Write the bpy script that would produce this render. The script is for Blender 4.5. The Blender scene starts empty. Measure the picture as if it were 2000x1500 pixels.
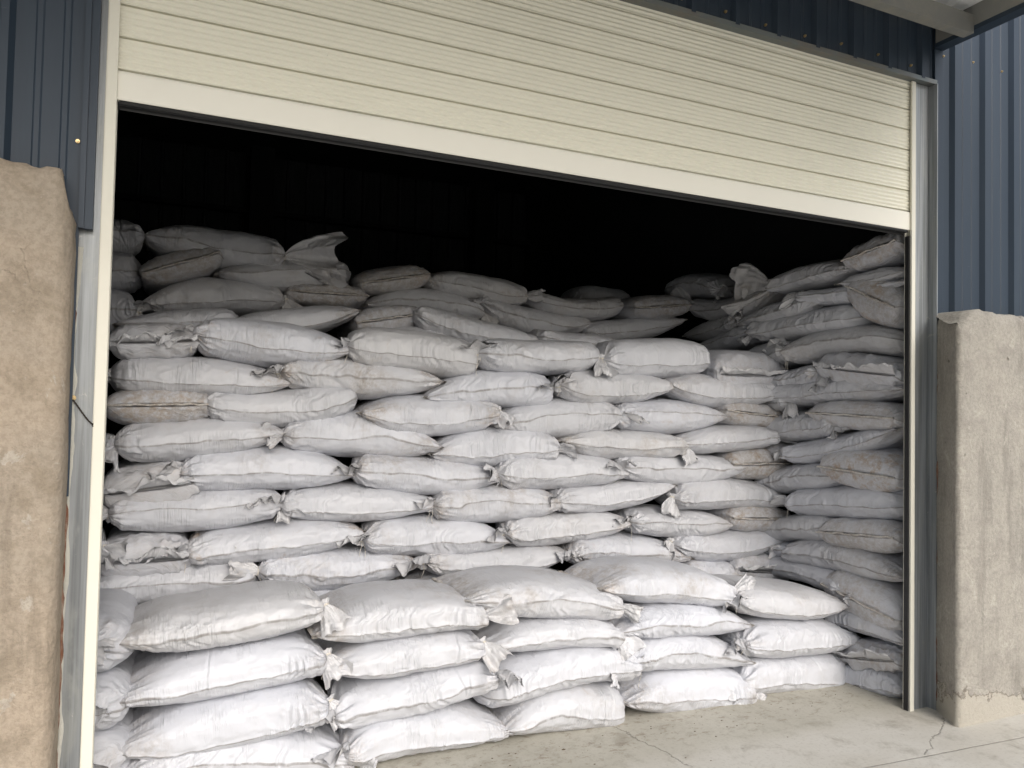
import bpy, math, random
import numpy as np
from mathutils import Matrix, Vector

S = bpy.context.scene
COL = S.collection
PI = math.pi
rad = math.radians

# ------------------------------------------------------------------ camera
FPX, YAW, PITCH, ROLL = 1479.6, 0.42263, 0.03197, 0.02029      # focal length in pixels of a 2000 px wide frame
CAM = np.array([0.18615, -2.73095, 1.5])
def cam_rows():
    cy, sy = math.cos(YAW), math.sin(YAW); cp, sp = math.cos(PITCH), math.sin(PITCH)
    cr, sr = math.cos(ROLL), math.sin(ROLL)
    fwd = np.array([sy*cp, cy*cp, sp]); right = np.array([cy, -sy, 0.]); up = np.cross(right, fwd)
    return cr*right+sr*up, -sr*right+cr*up, fwd
RT, UP, FW = cam_rows()
cam = bpy.data.cameras.new('camera'); cam_o = bpy.data.objects.new('camera', cam); COL.objects.link(cam_o)
cam.sensor_width = 36; cam.lens = 36*FPX/2000; cam.clip_start = .05; cam.clip_end = 2000
m4 = Matrix.Identity(4)
for i in range(3):
    m4[i][0] = RT[i]; m4[i][1] = UP[i]; m4[i][2] = -FW[i]; m4[i][3] = CAM[i]
cam_o.matrix_world = m4
S.camera = cam_o
S.render.resolution_x = 1024; S.render.resolution_y = 768

# ------------------------------------------------------------------ sky, sun, exposure
SUN_EL, SUN_AZ = 30, 176            # azimuth measured clockwise from +Y
w = bpy.data.worlds.new('World'); S.world = w; w.use_nodes = True
wn = w.node_tree.nodes; wl = w.node_tree.links
bg = wn['Background']; bg.inputs['Strength'].default_value = 0.15
sky = wn.new('ShaderNodeTexSky'); sky.sky_type = 'NISHITA'; sky.sun_disc = False
sky.sun_elevation = rad(SUN_EL); sky.sun_rotation = rad(SUN_AZ); sky.dust_density = 3; sky.air_density = 1.0
hs = wn.new('ShaderNodeHueSaturation'); hs.inputs['Saturation'].default_value = .55
wl.new(sky.outputs[0], hs.inputs['Color'])
# overcast: the cloud deck is about three times brighter overhead than at the horizon
tc = wn.new('ShaderNodeTexCoord'); sx = wn.new('ShaderNodeSeparateXYZ'); wl.new(tc.outputs['Generated'], sx.inputs[0])
mr = wn.new('ShaderNodeMapRange'); wl.new(sx.outputs[2], mr.inputs['Value']); mr.inputs['To Min'].default_value = .22; mr.inputs['To Max'].default_value = 1.40
vm = wn.new('ShaderNodeVectorMath'); vm.operation = 'SCALE'; wl.new(hs.outputs[0], vm.inputs[0]); wl.new(mr.outputs[0], vm.inputs['Scale'])
wl.new(vm.outputs[0], bg.inputs['Color'])
sun = bpy.data.lights.new('sun', 'SUN'); sun.energy = .62; sun.angle = rad(48); sun.color = (1, .99, .98)
sun_o = bpy.data.objects.new('sun', sun); COL.objects.link(sun_o)
sd = Vector((math.sin(rad(SUN_AZ))*math.cos(rad(SUN_EL)), math.cos(rad(SUN_AZ))*math.cos(rad(SUN_EL)), math.sin(rad(SUN_EL))))
sun_o.rotation_euler = (-sd).to_track_quat('-Z', 'Y').to_euler(); sun_o.location = (3, -6, 9)
S.view_settings.view_transform = 'Standard'; S.view_settings.look = 'None'; S.view_settings.gamma = 1
S.view_settings.exposure = 0.95
S.cycles.max_bounces = 6; S.cycles.diffuse_bounces = 4

# ------------------------------------------------------------------ rays: where a point of the photograph lies on a plane of the place
def ray(x, y): return RT*((x-1000)/FPX) - UP*((y-750)/FPX) + FW
def atY(x, y, Y): d = ray(x, y); return CAM + d*(Y-CAM[1])/d[1]
def atX(x, y, X): d = ray(x, y); return CAM + d*(X-CAM[0])/d[0]

# ------------------------------------------------------------------ noise (numpy value noise, -1..1)
def _h(*c):
    n = np.zeros_like(c[0], dtype=np.uint64)
    for k, a in enumerate(c):
        n = n*np.uint64(2654435761) + (a.astype(np.int64) + 100003*(k+1)).astype(np.uint64)*np.uint64([374761393, 668265263, 2246822519][k])
    n ^= n >> np.uint64(13); n = n*np.uint64(1274126177); n ^= n >> np.uint64(16)
    n = n*np.uint64(2246822519); n ^= n >> np.uint64(15)
    return (n & np.uint64(0xFFFFFF)).astype(np.float64)/0x7FFFFF - 1
def n2(x, y):
    x, y = np.broadcast_arrays(np.asarray(x, float), np.asarray(y, float))
    xi, yi = np.floor(x), np.floor(y); fx, fy = x-xi, y-yi
    fx = fx*fx*fx*(fx*(fx*6-15)+10); fy = fy*fy*fy*(fy*(fy*6-15)+10)
    a = _h(xi, yi); b = _h(xi+1, yi); c = _h(xi, yi+1); d = _h(xi+1, yi+1)
    return (a*(1-fx)+b*fx)*(1-fy) + (c*(1-fx)+d*fx)*fy
def fbm(x, y, o=3):
    r = 0; a = 1
    for k in range(o): r = r + a*n2(x*2**k+17.3*k, y*2**k-9.1*k); a *= .5
    return r/1.75
def ridge(v): return 1-2*np.abs(v)
def sstep(a, b, x): t = np.clip((x-a)/(b-a), 0, 1); return t*t*(3-2*t)

# ------------------------------------------------------------------ object helpers
def tag(o, label=None, cat=None, group=None, kind=None):
    if label: o['label'] = label
    if cat: o['category'] = cat
    if group: o['group'] = group
    if kind: o['kind'] = kind
    return o
def empty(name, loc=(0, 0, 0)):
    o = bpy.data.objects.new(name, None); COL.objects.link(o); o.location = loc; o.empty_display_size = .1
    return o
def mesh_obj(name, verts, faces, mat, parent=None, loc=(0, 0, 0), smooth=False, attrs=None, uv=None):
    me = bpy.data.meshes.new(name)
    if isinstance(faces, np.ndarray):
        verts = np.asarray(verts, np.float32); n = len(faces); k = faces.shape[1]
        me.vertices.add(len(verts)); me.vertices.foreach_set('co', verts.ravel())
        me.loops.add(n*k); me.loops.foreach_set('vertex_index', faces.astype(np.int32).ravel())
        me.polygons.add(n); me.polygons.foreach_set('loop_start', np.arange(0, n*k, k, dtype=np.int32))
        me.update(calc_edges=True); me.validate()
    else:
        me.from_pydata([tuple(v) for v in verts], [], faces); me.update()
    if smooth: me.polygons.foreach_set('use_smooth', [True]*len(me.polygons))
    for k, v in (attrs or {}).items():
        v = np.asarray(v, np.float32)
        if v.ndim == 1:
            a = me.attributes.new(k, 'FLOAT', 'POINT'); a.data.foreach_set('value', v)
        else:
            a = me.attributes.new(k, 'FLOAT_VECTOR', 'POINT'); a.data.foreach_set('vector', v.ravel())
    me.materials.append(mat)
    o = bpy.data.objects.new(name, me); COL.objects.link(o); o.location = loc
    if parent: o.parent = parent
    return o
class MB:
    def __init__(s): s.v = []; s.f = []
    def box(s, a, b):
        (x0, y0, z0), (x1, y1, z1) = a, b; i = len(s.v)
        s.v += [(x0,y0,z0),(x1,y0,z0),(x1,y1,z0),(x0,y1,z0),(x0,y0,z1),(x1,y0,z1),(x1,y1,z1),(x0,y1,z1)]
        s.f += [(i,i+3,i+2,i+1),(i+4,i+5,i+6,i+7),(i,i+1,i+5,i+4),(i+1,i+2,i+6,i+5),(i+2,i+3,i+7,i+6),(i+3,i,i+4,i+7)]
        return s
    def prism_x(s, prof, x0, x1, close=True):      # prof: list of (y,z)
        i = len(s.v); n = len(prof)
        s.v += [(x0, y, z) for y, z in prof] + [(x1, y, z) for y, z in prof]
        for k in range(n if close else n-1):
            a, b = i+k, i+(k+1) % n; s.f.append((a, b, b+n, a+n))
        if close: s.f += [tuple(range(i, i+n))[::-1], tuple(range(i+n, i+2*n))]
        return s
    def tube(s, pts, r, seg=6):
        pts = [np.array(p, float) for p in pts]; i = len(s.v); n = len(pts)
        for k, p in enumerate(pts):
            t = pts[min(k+1, n-1)]-pts[max(k-1, 0)]; t /= (np.linalg.norm(t)+1e-9)
            a = np.cross(t, [0.3, 0.2, 1] if abs(t[2]) < .9 else [1, 0, 0]); a /= np.linalg.norm(a); b = np.cross(t, a)
            rr = r[k] if hasattr(r, '__len__') else r
            for j in range(seg):
                q = p + rr*(a*math.cos(2*PI*j/seg)+b*math.sin(2*PI*j/seg)); s.v.append(tuple(q))
        for k in range(n-1):
            for j in range(seg):
                a0 = i+k*seg+j; a1 = i+k*seg+(j+1) % seg; s.f.append((a0, a1, a1+seg, a0+seg))
        s.f += [tuple(i+j for j in range(seg))[::-1], tuple(i+(n-1)*seg+j for j in range(seg))]
        return s
    def build(s, name, mat, parent=None, loc=(0, 0, 0), smooth=False):
        v = [tuple(np.array(p)-np.array(loc)) for p in s.v]
        if parent is not None:
            return mesh_obj(name, s.v, s.f, mat, parent, (0,0,0), smooth)
        return mesh_obj(name, v, s.f, mat, None, loc, smooth)
def grid_faces(nu, nv, wrap_v=False):
    i, j = np.meshgrid(np.arange(nu-1), np.arange(nv if wrap_v else nv-1), indexing='ij')
    j2 = (j+1) % nv
    return np.stack([i*nv+j, (i+1)*nv+j, (i+1)*nv+j2, i*nv+j2], -1).reshape(-1, 4)

# ------------------------------------------------------------------ materials
class NT:
    def __init__(s, name):
        s.m = bpy.data.materials.new(name); s.m.use_nodes = True; s.t = s.m.node_tree
        s.b = s.t.nodes['Principled BSDF']
    def n(s, typ, ins=None, **kw):
        x = s.t.nodes.new('ShaderNode'+typ)
        for k, v in kw.items(): setattr(x, k, v)
        for k, v in (ins or {}).items(): s.set(x.inputs[k], v)
        return x
    def set(s, sock, v):
        if hasattr(v, 'is_output') or isinstance(v, bpy.types.NodeSocket): s.t.links.new(v, sock)
        else: sock.default_value = v
    def math(s, op, a, b=0., c=None, clamp=False):
        x = s.n('Math', operation=op, use_clamp=clamp); s.set(x.inputs[0], a); s.set(x.inputs[1], b)
        if c is not None: s.set(x.inputs[2], c)
        return x.outputs[0]
    def noise(s, vec, scale, detail=4, rough=.6, dist=0.):
        x = s.n('TexNoise', {'Scale': scale, 'Detail': detail, 'Roughness': rough, 'Distortion': dist}); s.set(x.inputs['Vector'], vec)
        return x.outputs['Fac']
    def ramp(s, v, a, b, lo=0., hi=1.):
        x = s.n('MapRange', interpolation_type='SMOOTHSTEP'); s.set(x.inputs['Value'], v)
        s.set(x.inputs['From Min'], a); s.set(x.inputs['From Max'], b); s.set(x.inputs['To Min'], lo); s.set(x.inputs['To Max'], hi)
        return x.outputs[0]
    def mix(s, f, a, b):
        x = s.n('Mix', data_type='RGBA'); s.set(x.inputs[0], f)
        for k, v in ((6, a), (7, b)): s.set(x.inputs[k], v if not isinstance(v, tuple) else (*v, 1) if len(v) == 3 else v)
        return x.outputs[2]
    def attr(s, name, typ='GEOMETRY'):
        return s.n('Attribute', attribute_name=name, attribute_type=typ)
    def pos(s): return s.n('NewGeometry').outputs['Position']
    def scale(s, vec, sc):
        x = s.n('VectorMath', operation='MULTIPLY'); s.set(x.inputs[0], vec); x.inputs[1].default_value = sc; return x.outputs[0]
    def bump(s, h, strength=.3, dist=.01, normal=None):
        x = s.n('Bump', {'Strength': strength, 'Distance': dist}); s.set(x.inputs['Height'], h)
        if normal: s.set(x.inputs['Normal'], normal)
        return x.outputs[0]
    def out(s, col=None, rough=None, metal=None, normal=None, spec=None):
        for k, v in (('Base Color', col), ('Roughness', rough), ('Metallic', metal), ('Normal', normal), ('Specular IOR Level', spec)):
            if v is not None: s.set(s.b.inputs[k], v if not (isinstance(v, tuple) and len(v) == 3) else (*v, 1))
        return s.m
    def seg(s, p0, p1, width, warp):
        """mask of a thin wobbly line from p0 to p1 on the ground"""
        P = s.pos(); d = np.array(p1)-np.array(p0); L = float(np.linalg.norm(d)); d = d/L; nrm = np.array([-d[1], d[0]])
        nz = s.math('MULTIPLY_ADD', s.noise(P, 9, 4, .7), warp*2, -warp)
        sep = s.n('SeparateXYZ', {0: P}); X, Y = sep.outputs[0], sep.outputs[1]
        t = s.math('ADD', s.math('MULTIPLY', s.math('SUBTRACT', X, float(p0[0])), float(d[0])), s.math('MULTIPLY', s.math('SUBTRACT', Y, float(p0[1])), float(d[1])))
        q = s.math('ADD', s.math('MULTIPLY', s.math('SUBTRACT', X, float(p0[0])), float(nrm[0])), s.math('MULTIPLY', s.math('SUBTRACT', Y, float(p0[1])), float(nrm[1])))
        q = s.math('ABSOLUTE', s.math('ADD', q, nz))
        inside = s.math('MULTIPLY', s.ramp(t, 0, .02), s.ramp(t, L-.02, L, 1, 0))
        return s.math('MULTIPLY', inside, s.ramp(q, width*.4, width, 1, 0))

def mat_sack(name, warm=0.):
    t = NT(name); P = t.pos()
    uv = t.attr('uvm').outputs['Vector']
    endS = t.attr('ends').outputs['Fac']; endT = t.attr('endt').outputs['Fac']; crs = t.attr('crs').outputs['Fac']
    dirt = t.attr('dirt', 'OBJECT').outputs['Fac']; rust = t.attr('rust', 'OBJECT').outputs['Fac']; tone = t.attr('tone', 'OBJECT').outputs['Fac']
    base = t.mix(tone, (.60, .613, .658), (.55, .55, .56))
    if warm: base = t.mix(warm, base, (.70, .665, .60))
    n_big = t.noise(P, 4.2, 6, .62); n_fine = t.noise(P, 38, 6, .75); n_mid = t.noise(P, 13, 6, .7, .6)
    # grime rubbed on at the ends and along the fold
    reach = t.math('ADD', t.math('MULTIPLY', endS, .55), t.math('MULTIPLY', endT, .30))
    g = t.math('ADD', n_big, t.math('MULTIPLY', reach, .40)); g = t.math('ADD', g, t.math('MULTIPLY', dirt, .12))
    g = t.ramp(g, .55, .86)
    g = t.math('MULTIPLY', g, t.ramp(n_fine, .30, .68)); g = t.math('MULTIPLY', g, t.math('MULTIPLY', dirt, 1.0), clamp=True)
    col = t.mix(g, base, (.33, .285, .24))
    # soft general dulling
    col = t.mix(t.math('MULTIPLY', t.ramp(n_mid, .45, .75), t.math('MULTIPLY', dirt, .28)), col, (.45, .42, .38))
    # rusty brown stains
    r = t.math('ADD', t.noise(P, 7.3, 5, .65, .8), t.math('MULTIPLY', t.math('MAXIMUM', endS, endT), .12))
    r = t.math('MULTIPLY', t.ramp(r, .60, .72), t.ramp(n_fine, .35, .62)); r = t.math('MULTIPLY', r, t.math('MULTIPLY', rust, .7), clamp=True)
    col = t.mix(r, col, (.36, .235, .12))
    # dark broken line along the fold
    line = t.ramp(t.math('ABSOLUTE', crs), .0009, .0036, 1, 0)
    line = t.math('MULTIPLY', line, t.ramp(t.noise(uv, 13, 6, .75), .28, .58)); line = t.math('MULTIPLY', line, .8)
    col = t.mix(line, col, (.22, .205, .19))
    # specks
    sp = t.n('TexVoronoi', {'Scale': 34.}); t.set(sp.inputs['Vector'], P)
    spk = t.math('MULTIPLY', t.ramp(sp.outputs['Distance'], .03, .075, 1, 0), t.ramp(n_big, .50, .66)); spk = t.math('MULTIPLY', spk, t.math('MULTIPLY', dirt, .7), clamp=True)
    col = t.mix(spk, col, (.25, .21, .17))
    # fine tension wrinkles across the length, and crumple
    wr = t.noise(t.scale(uv, (95., 7., 1.)), 1., 3, .6, .4)
    wmask = t.ramp(t.noise(uv, 5.5, 3, .6), .42, .66)
    h = t.math('MULTIPLY', t.math('POWER', wr, 1.6), wmask)
    cr = t.noise(uv, 26, 4, .6, .8); endsum = t.math('ADD', t.math('MULTIPLY', endT, 1.0), t.math('MULTIPLY', endS, .6), clamp=True)
    h = t.math('ADD', h, t.math('MULTIPLY', cr, t.math('MULTIPLY_ADD', endsum, .8, .12)))
    return t.out(col, t.math('MULTIPLY_ADD', n_mid, .25, .28), 0., t.bump(h, 1., .010), .42)
def mat_plain(name, col, rough=.5, metal=0., bump=None, var=0., varcol=None, vscale=6, spec=None):
    t = NT(name); P = t.pos(); c = col
    if var:
        c = t.mix(t.math('MULTIPLY', t.ramp(t.noise(P, vscale, 6, .7), .4, .72), var), col, varcol)
    nrm = t.bump(t.noise(P, bump[0], 5, .65), bump[1], bump[2]) if bump else None
    return t.out(c, rough, metal, nrm, spec)

def mat_galv(name='galvanised_steel', k=1.):
    t = NT(name); P = t.pos()
    st = t.noise(t.scale(P, (60., 60., 1.2)), 1., 5, .65)
    big = t.noise(t.scale(P, (9., 9., 3.)), 1., 5, .65, .5)
    col = t.mix(t.ramp(st, .3, .7), (.33*k, .35*k, .36*k), (.62*k, .655*k, .68*k))
    col = t.mix(t.ramp(big, .48, .7, 0, .55), col, (.33, .34, .32))
    col = t.mix(t.math('MULTIPLY', t.ramp(t.noise(P, 22, 6, .75, 1.), .62, .72), .5), col, (.55, .52, .46))
    rg = t.math('MULTIPLY_ADD', big, .35, .28)
    return t.out(col, rg, .45, t.bump(st, .12, .003))
def mat_clad():
    t = NT('navy_cladding_paint'); P = t.pos()
    dust = t.noise(t.scale(P, (14., 14., 1.0)), 1., 6, .7)
    col = t.mix(t.ramp(dust, .45, .75, 0, .35), (.024, .038, .058), (.042, .060, .080))
    sc = t.noise(t.scale(P, (6., 6., 90.)), 1., 5, .75)
    scm = t.math('MULTIPLY', t.ramp(sc, .70, .74), t.ramp(t.noise(P, 2.3, 4, .6), .55, .66))
    col = t.mix(t.math('MULTIPLY', scm, .5), col, (.42, .42, .42))
    return t.out(col, t.math('MULTIPLY_ADD', dust, .22, .40), 0., t.bump(t.noise(t.scale(P, (3., 3., .8)), 1., 2), .12, .02), .4)
def mat_concrete(name, c0, c1, c2, patch, patch_z=None):
    t = NT(name); P = t.pos()
    a = t.noise(P, 1.8, 7, .62, .3); b = t.noise(P, 7.5, 7, .68, .4); f = t.noise(P, 70, 5, .7)
    st = t.noise(t.scale(P, (7., 7., .9)), 1., 6, .65)
    col = t.mix(t.ramp(a, .35, .65), c0, c1)
    col = t.mix(t.math('MULTIPLY', t.ramp(b, .46, .68), .75), col, c2)
    col = t.mix(t.math('MULTIPLY', t.ramp(st, .53, .68), .45), col, tuple(x*.52 for x in c2))
    col = t.mix(t.math('MULTIPLY', t.ramp(t.noise(P, 4.4, 6, .7, .9), .60, .63), .55), col, patch)
    col = t.mix(t.math('MULTIPLY', t.ramp(f, .35, .62, 1, 0), .3), col, tuple(x*.55 for x in c2))
    # hairline cracks
    dP = t.n('VectorMath', operation='ADD'); t.set(dP.inputs[0], P)
    nzv = t.n('TexNoise', {'Scale': 6., 'Detail': 5.}); t.set(nzv.inputs['Vector'], P)
    t.set(dP.inputs[1], t.scale(nzv.outputs['Color'], (.22, .22, .22)))
    v = t.n('TexVoronoi', {'Scale': 2.1}, feature='DISTANCE_TO_EDGE'); t.set(v.inputs['Vector'], dP.outputs[0])
    ck = t.math('MULTIPLY', t.ramp(v.outputs['Distance'], .001, .0042, 1, 0), t.ramp(t.noise(P, 3.1, 3), .55, .64))
    col = t.mix(t.math('MULTIPLY', ck, .08), col, (.14, .12, .09))
    # pits
    pv = t.n('TexVoronoi', {'Scale': 11.}); t.set(pv.inputs['Vector'], P)
    pit = t.math('MULTIPLY', t.ramp(pv.outputs['Distance'], .05, .10, 1, 0), t.ramp(b, .52, .60))
    col = t.mix(t.math('MULTIPLY', pit, .55), col, (.17, .12, .085))
    h = t.math('ADD', t.math('MULTIPLY', f, .45), t.math('MULTIPLY', b, .9))
    h = t.math('SUBTRACT', h, t.math('ADD', t.math('MULTIPLY', ck, .12), t.math('MULTIPLY', pit, .7)))
    if patch_z:
        z = t.n('SeparateXYZ', {0: P}).outputs[2]
        e = t.math('SUBTRACT', t.math('MULTIPLY_ADD', t.noise(P, 5., 6, .7), .55, patch_z-.27), z)
        pm = t.ramp(e, 0, .004); edge = t.math('MULTIPLY', t.ramp(t.math('ABSOLUTE', e), .0, .014, 1, 0), .7)
        col = t.mix(t.math('MULTIPLY', pm, .8), col, (.43, .40, .34)); col = t.mix(edge, col, (.16, .13, .10))
        h = t.math('SUBTRACT', h, t.math('MULTIPLY', pm, .45))
    return t.out(col, .88, 0., t.bump(h, 1., .014), .25)
def mat_ground():
    t = NT('worn_concrete_floor'); P = t.pos()
    a = t.noise(P, 1.3, 7, .62, .5); b = t.noise(P, 6., 7, .7, .3); f = t.noise(P, 60, 5, .7)
    Y = t.n('SeparateXYZ', {0: P}).outputs[1]
    Yw = t.math('MULTIPLY_ADD', t.noise(P, 3., 5, .6), .22, Y)
    inside = t.ramp(Yw, .02, .20)
    col = t.mix(inside, t.mix(t.ramp(a, .35, .65), (.50, .475, .42), (.56, .54, .49)), t.mix(t.ramp(a, .35, .65), (.43, .41, .35), (.49, .47, .41)))
    col = t.mix(t.math('MULTIPLY', t.ramp(b, .50, .70), .55), col, (.27, .245, .20))
    col = t.mix(t.math('MULTIPLY', t.ramp(f, .33, .5, 1, 0), .22), col, (.22, .19, .15))
    far = t.ramp(Y, -11., -9., 1, 0)  # unseen outer ground, darkened to weaken the light bounced onto the rear sacks
    v = t.n('TexVoronoi', {'Scale': 9.}); t.set(v.inputs['Vector'], P)
    dust = t.math('MULTIPLY', t.math('MULTIPLY', t.ramp(Yw, .10, .30), t.ramp(t.noise(t.scale(P, (15., 22., 1.)), 1., 7, .8), .52, .62)), .5)
    col = t.mix(dust, col, (.20, .155, .11))
    spot = t.math('MULTIPLY', t.ramp(v.outputs['Distance'], .05, .13, 1, 0), t.ramp(t.noise(P, 17, 5, .7), .5, .6))
    col = t.mix(t.math('MULTIPLY', spot, .6), col, (.13, .10, .075))
    k = t.seg((2.13, .50), (2.25, -.10), .006, .05)
    k2 = t.seg((3.84, -.10), (3.28, -.39), .005, .05)
    k3 = t.seg((2.25, -.10), (2.34, -.60), .005, .05)
    j = t.seg((2.2, -.33), (8., -.68), .0055, .006)
    cr = t.math('MAXIMUM', t.math('MAXIMUM', k, k2), t.math('MAXIMUM', j, k3))
    col = t.mix(t.math('MULTIPLY', cr, .5), col, (.13, .12, .10))
    col = t.mix(far, col, t.mix(a, (.075, .066, .05), (.06, .075, .04)))
    h = t.math('SUBTRACT', t.math('ADD', t.math('MULTIPLY', f, .2), t.math('MULTIPLY', b, .5)), t.math('MULTIPLY', cr, 1.))
    return t.out(col, t.math('MULTIPLY_ADD', b, .3, .55), 0., t.bump(h, .45, .008), .3)
def mat_cream(name, c):
    t = NT(name); P = t.pos()
    d = t.noise(P, 1.7, 5, .6)
    col = t.mix(t.ramp(d, .5, .78, 0, .28), c, tuple(x*.72 for x in c))
    v = t.n('TexVoronoi', {'Scale': 7.}); t.set(v.inputs['Vector'], P)
    sp = t.math('MULTIPLY', t.ramp(v.outputs['Distance'], .012, .03, 1, 0), t.ramp(t.noise(P, 4., 3), .52, .6))
    col = t.mix(t.math('MULTIPLY', sp, .6), col, (.2, .17, .12))
    return t.out(col, t.math('MULTIPLY_ADD', d, .2, .48), 0., None, .35)

M_SACK = mat_sack('woven_sack_fabric'); M_MOUTH = mat_sack('sack_mouth_fabric', .22); M_HEM = mat_sack('sack_hem_fabric', .6)
M_STRING = mat_plain('white_twine', (.66, .62, .55), .8)
M_GALV = mat_galv(k=.45); M_GALV_D = mat_galv('dull_galvanised_steel', .62); M_CLAD = mat_clad()
M_CREAM = mat_cream('cream_shutter_paint', (.80, .78, .665)); M_BAR = mat_cream('cream_bar_paint', (.82, .80, .715)); M_GUIDE = mat_cream('cream_guide_paint', (.72, .70, .61))
M_RUBBER = mat_plain('black_rubber', (.012, .012, .013), .6, bump=(120, .3, .003))
M_PIER_L = mat_concrete('beige_rendered_concrete', (.43, .355, .275), (.385, .33, .265), (.29, .24, .18), (.50, .46, .405))
M_PIER_R = mat_concrete('grey_rendered_concrete', (.385, .36, .315), (.35, .33, .29), (.285, .265, .235), (.46, .435, .38), .12)
M_GROUND = mat_ground()
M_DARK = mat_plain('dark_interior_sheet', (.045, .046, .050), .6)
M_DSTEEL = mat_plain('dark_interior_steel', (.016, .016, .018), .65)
M_LINTEL = mat_plain('grey_lintel_paint', (.16, .18, .18), .45, .3, (30, .15, .004), .5, (.22, .15, .10), 5)
M_BEAM = mat_plain('weathered_beam_steel', (.25, .25, .235), .6, .3, (40, .25, .004), .6, (.33, .31, .26), 9)
M_ROOFU = mat_plain('pale_roof_sheet', (.82, .83, .83), .5, 0, (25, .1, .004), .25, (.6, .6, .58), 4)
M_BRASS = mat_plain('brass_screw', (.50, .38, .20), .35, .8)
M_RUST = mat_plain('rusty_sealant', (.16, .065, .035), .9, 0, (60, .5, .006), .8, (.34, .29, .23), 14)
M_PLASTER = mat_plain('dried_plaster', (.46, .45, .40), .9, 0, (50, .5, .006), .5, (.33, .33, .30), 20)
M_WIRE = mat_plain('rusty_wire', (.05, .038, .03), .7, .5)
M_CRUMB = mat_plain('mud_crumb', (.13, .095, .065), .95)

# ------------------------------------------------------------------ ground
g = mesh_obj('concrete_ground', [(-300,-300,0),(300,-300,0),(300,300,0),(-300,300,0)], [(0,1,2,3)], M_GROUND)
tag(g, kind='structure')

# ------------------------------------------------------------------ warehouse
W_OPEN = 3.652; Z_BAR = 2.466; HB = .1005; SP = .10715; Z_LIN = 3.245
wh = empty('warehouse', (W_OPEN/2, 0, 0))
tag(wh, 'navy ribbed metal warehouse front around a wide half open shutter door', 'warehouse')
wl0 = np.array(wh.location)
def part(mb, name, mat, parent=wh, smooth=False):
    root = np.array(wh.location)
    mb.v = [tuple(np.array(p)-root) for p in mb.v]
    return mesh_obj(name, mb.v, mb.f, mat, parent, (0,0,0), smooth)

def ribbed(x0, x1, z0, z1, y=-.03, rib0=3.957, pitch=.2455, h=.024, topw=.022, botw=.05, minor=.0035):
    """profile sheet: trapezoid ribs with two low stiffening grooves between them"""
    pts = []
    k0 = math.floor((x0-rib0)/pitch)-1; k1 = math.ceil((x1-rib0)/pitch)+1
    for k in range(k0, k1+1):
        c = rib0+k*pitch
        pts += [(c-botw/2, 0), (c-topw/2, -h), (c+topw/2, -h), (c+botw/2, 0)]
        for q in (.36, .66):
            d = c+pitch*q; pts += [(d-.012, 0), (d-.007, -minor), (d+.007, -minor), (d+.012, 0)]
    P = [(x0, 0)]+[p for p in pts if x0 < p[0] < x1]+[(x1, 0)]
    mb = MB(); n = len(P); nz = 2
    for z in (z0, z1):
        mb.v += [(px, y+py, z) for px, py in P]
    for i in range(n-1): mb.f.append((i, i+1, n+i+1, n+i))
    return mb
part(ribbed(-5, -.092, 1.2, 4.7, y=-.028, rib0=-.305, pitch=.2455), 'wall_cladding', M_CLAD)
part(ribbed(3.812, 9, 1.0, 4.7, y=-.028), 'wall_cladding', M_CLAD)
part(ribbed(-.092, 3.812, Z_LIN+.020, 4.7, y=-.022), 'wall_cladding', M_CLAD)
# dark trim angle left of the door
mb = MB(); mb.box((-.094, -.045, 2.034), (-.078, -.018, 4.6)); mb.box((-.0779, -.036, 2.034), (-.0545, -.012, 4.6))
part(mb, 'edge_trim', M_CLAD)
mb = MB(); mb.box((3.806, -.040, 1.80), (3.855, -.0285, 3.44)); part(mb, 'edge_trim', M_CLAD)
# galvanised jambs (channel posts)
def jamb(x0, x1, top, dep, mat, name='door_jamb'):
    mb = MB()
    mb.box((x0, -.006, 0), (x1, .006, top)); mb.box((x0, .0061, 0), (x0+.008, dep, top)); mb.box((x1-.008, .0061, 0), (x1, dep, top))
    o = part(mb, name, mat); return o
jamb(-.170, -.036, 3.25, .10, M_GALV); jamb(3.690, 3.803, 3.25, .012, M_GALV_D)
mb = MB(); mb.box((3.8031, -.055, 0), (3.809, .10, 3.25)); mb.box((3.8092, -.055, 0), (3.86, -.049, 1.82)); part(mb, 'jamb_return', M_GALV_D)
# lintel angle
mb = MB(); mb.box((-.16, -.0379, Z_LIN+.008), (3.818, .05, Z_LIN+.014)); mb.box((-.16, -.044, Z_LIN+.006), (3.818, -.0382, Z_LIN+.029))
part(mb, 'door_lintel', M_LINTEL)
# brass screws
for px, py in [(1332,7),(1417,32),(1495,58),(1572,79),(1643,94),(1715,115),(1779,136),(1842,110),(1900,122),(1956,140),(152,276)]:
    p = atY(px, py, -.03) + np.array([0, 0, .022 if py < 137 and px < 1800 else 0]); mb = MB(); mb.tube([p+[0,.004,0], p+[0,-.003,0]], .0065, 8); mb.tube([p+[0,-.003,0], p+[0,-.008,0]], .0038, 6)
    part(mb, 'screw', M_BRASS)
p = atY(143, 777, -.008); mb = MB(); mb.tube([p+[0,.004,0], p+[0,-.003,0]], .0085, 8); mb.tube([p+[0,-.003,0], p+[0,-.010,0]], .005, 6); part(mb, 'screw', M_BRASS)
bolt_p = p
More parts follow.
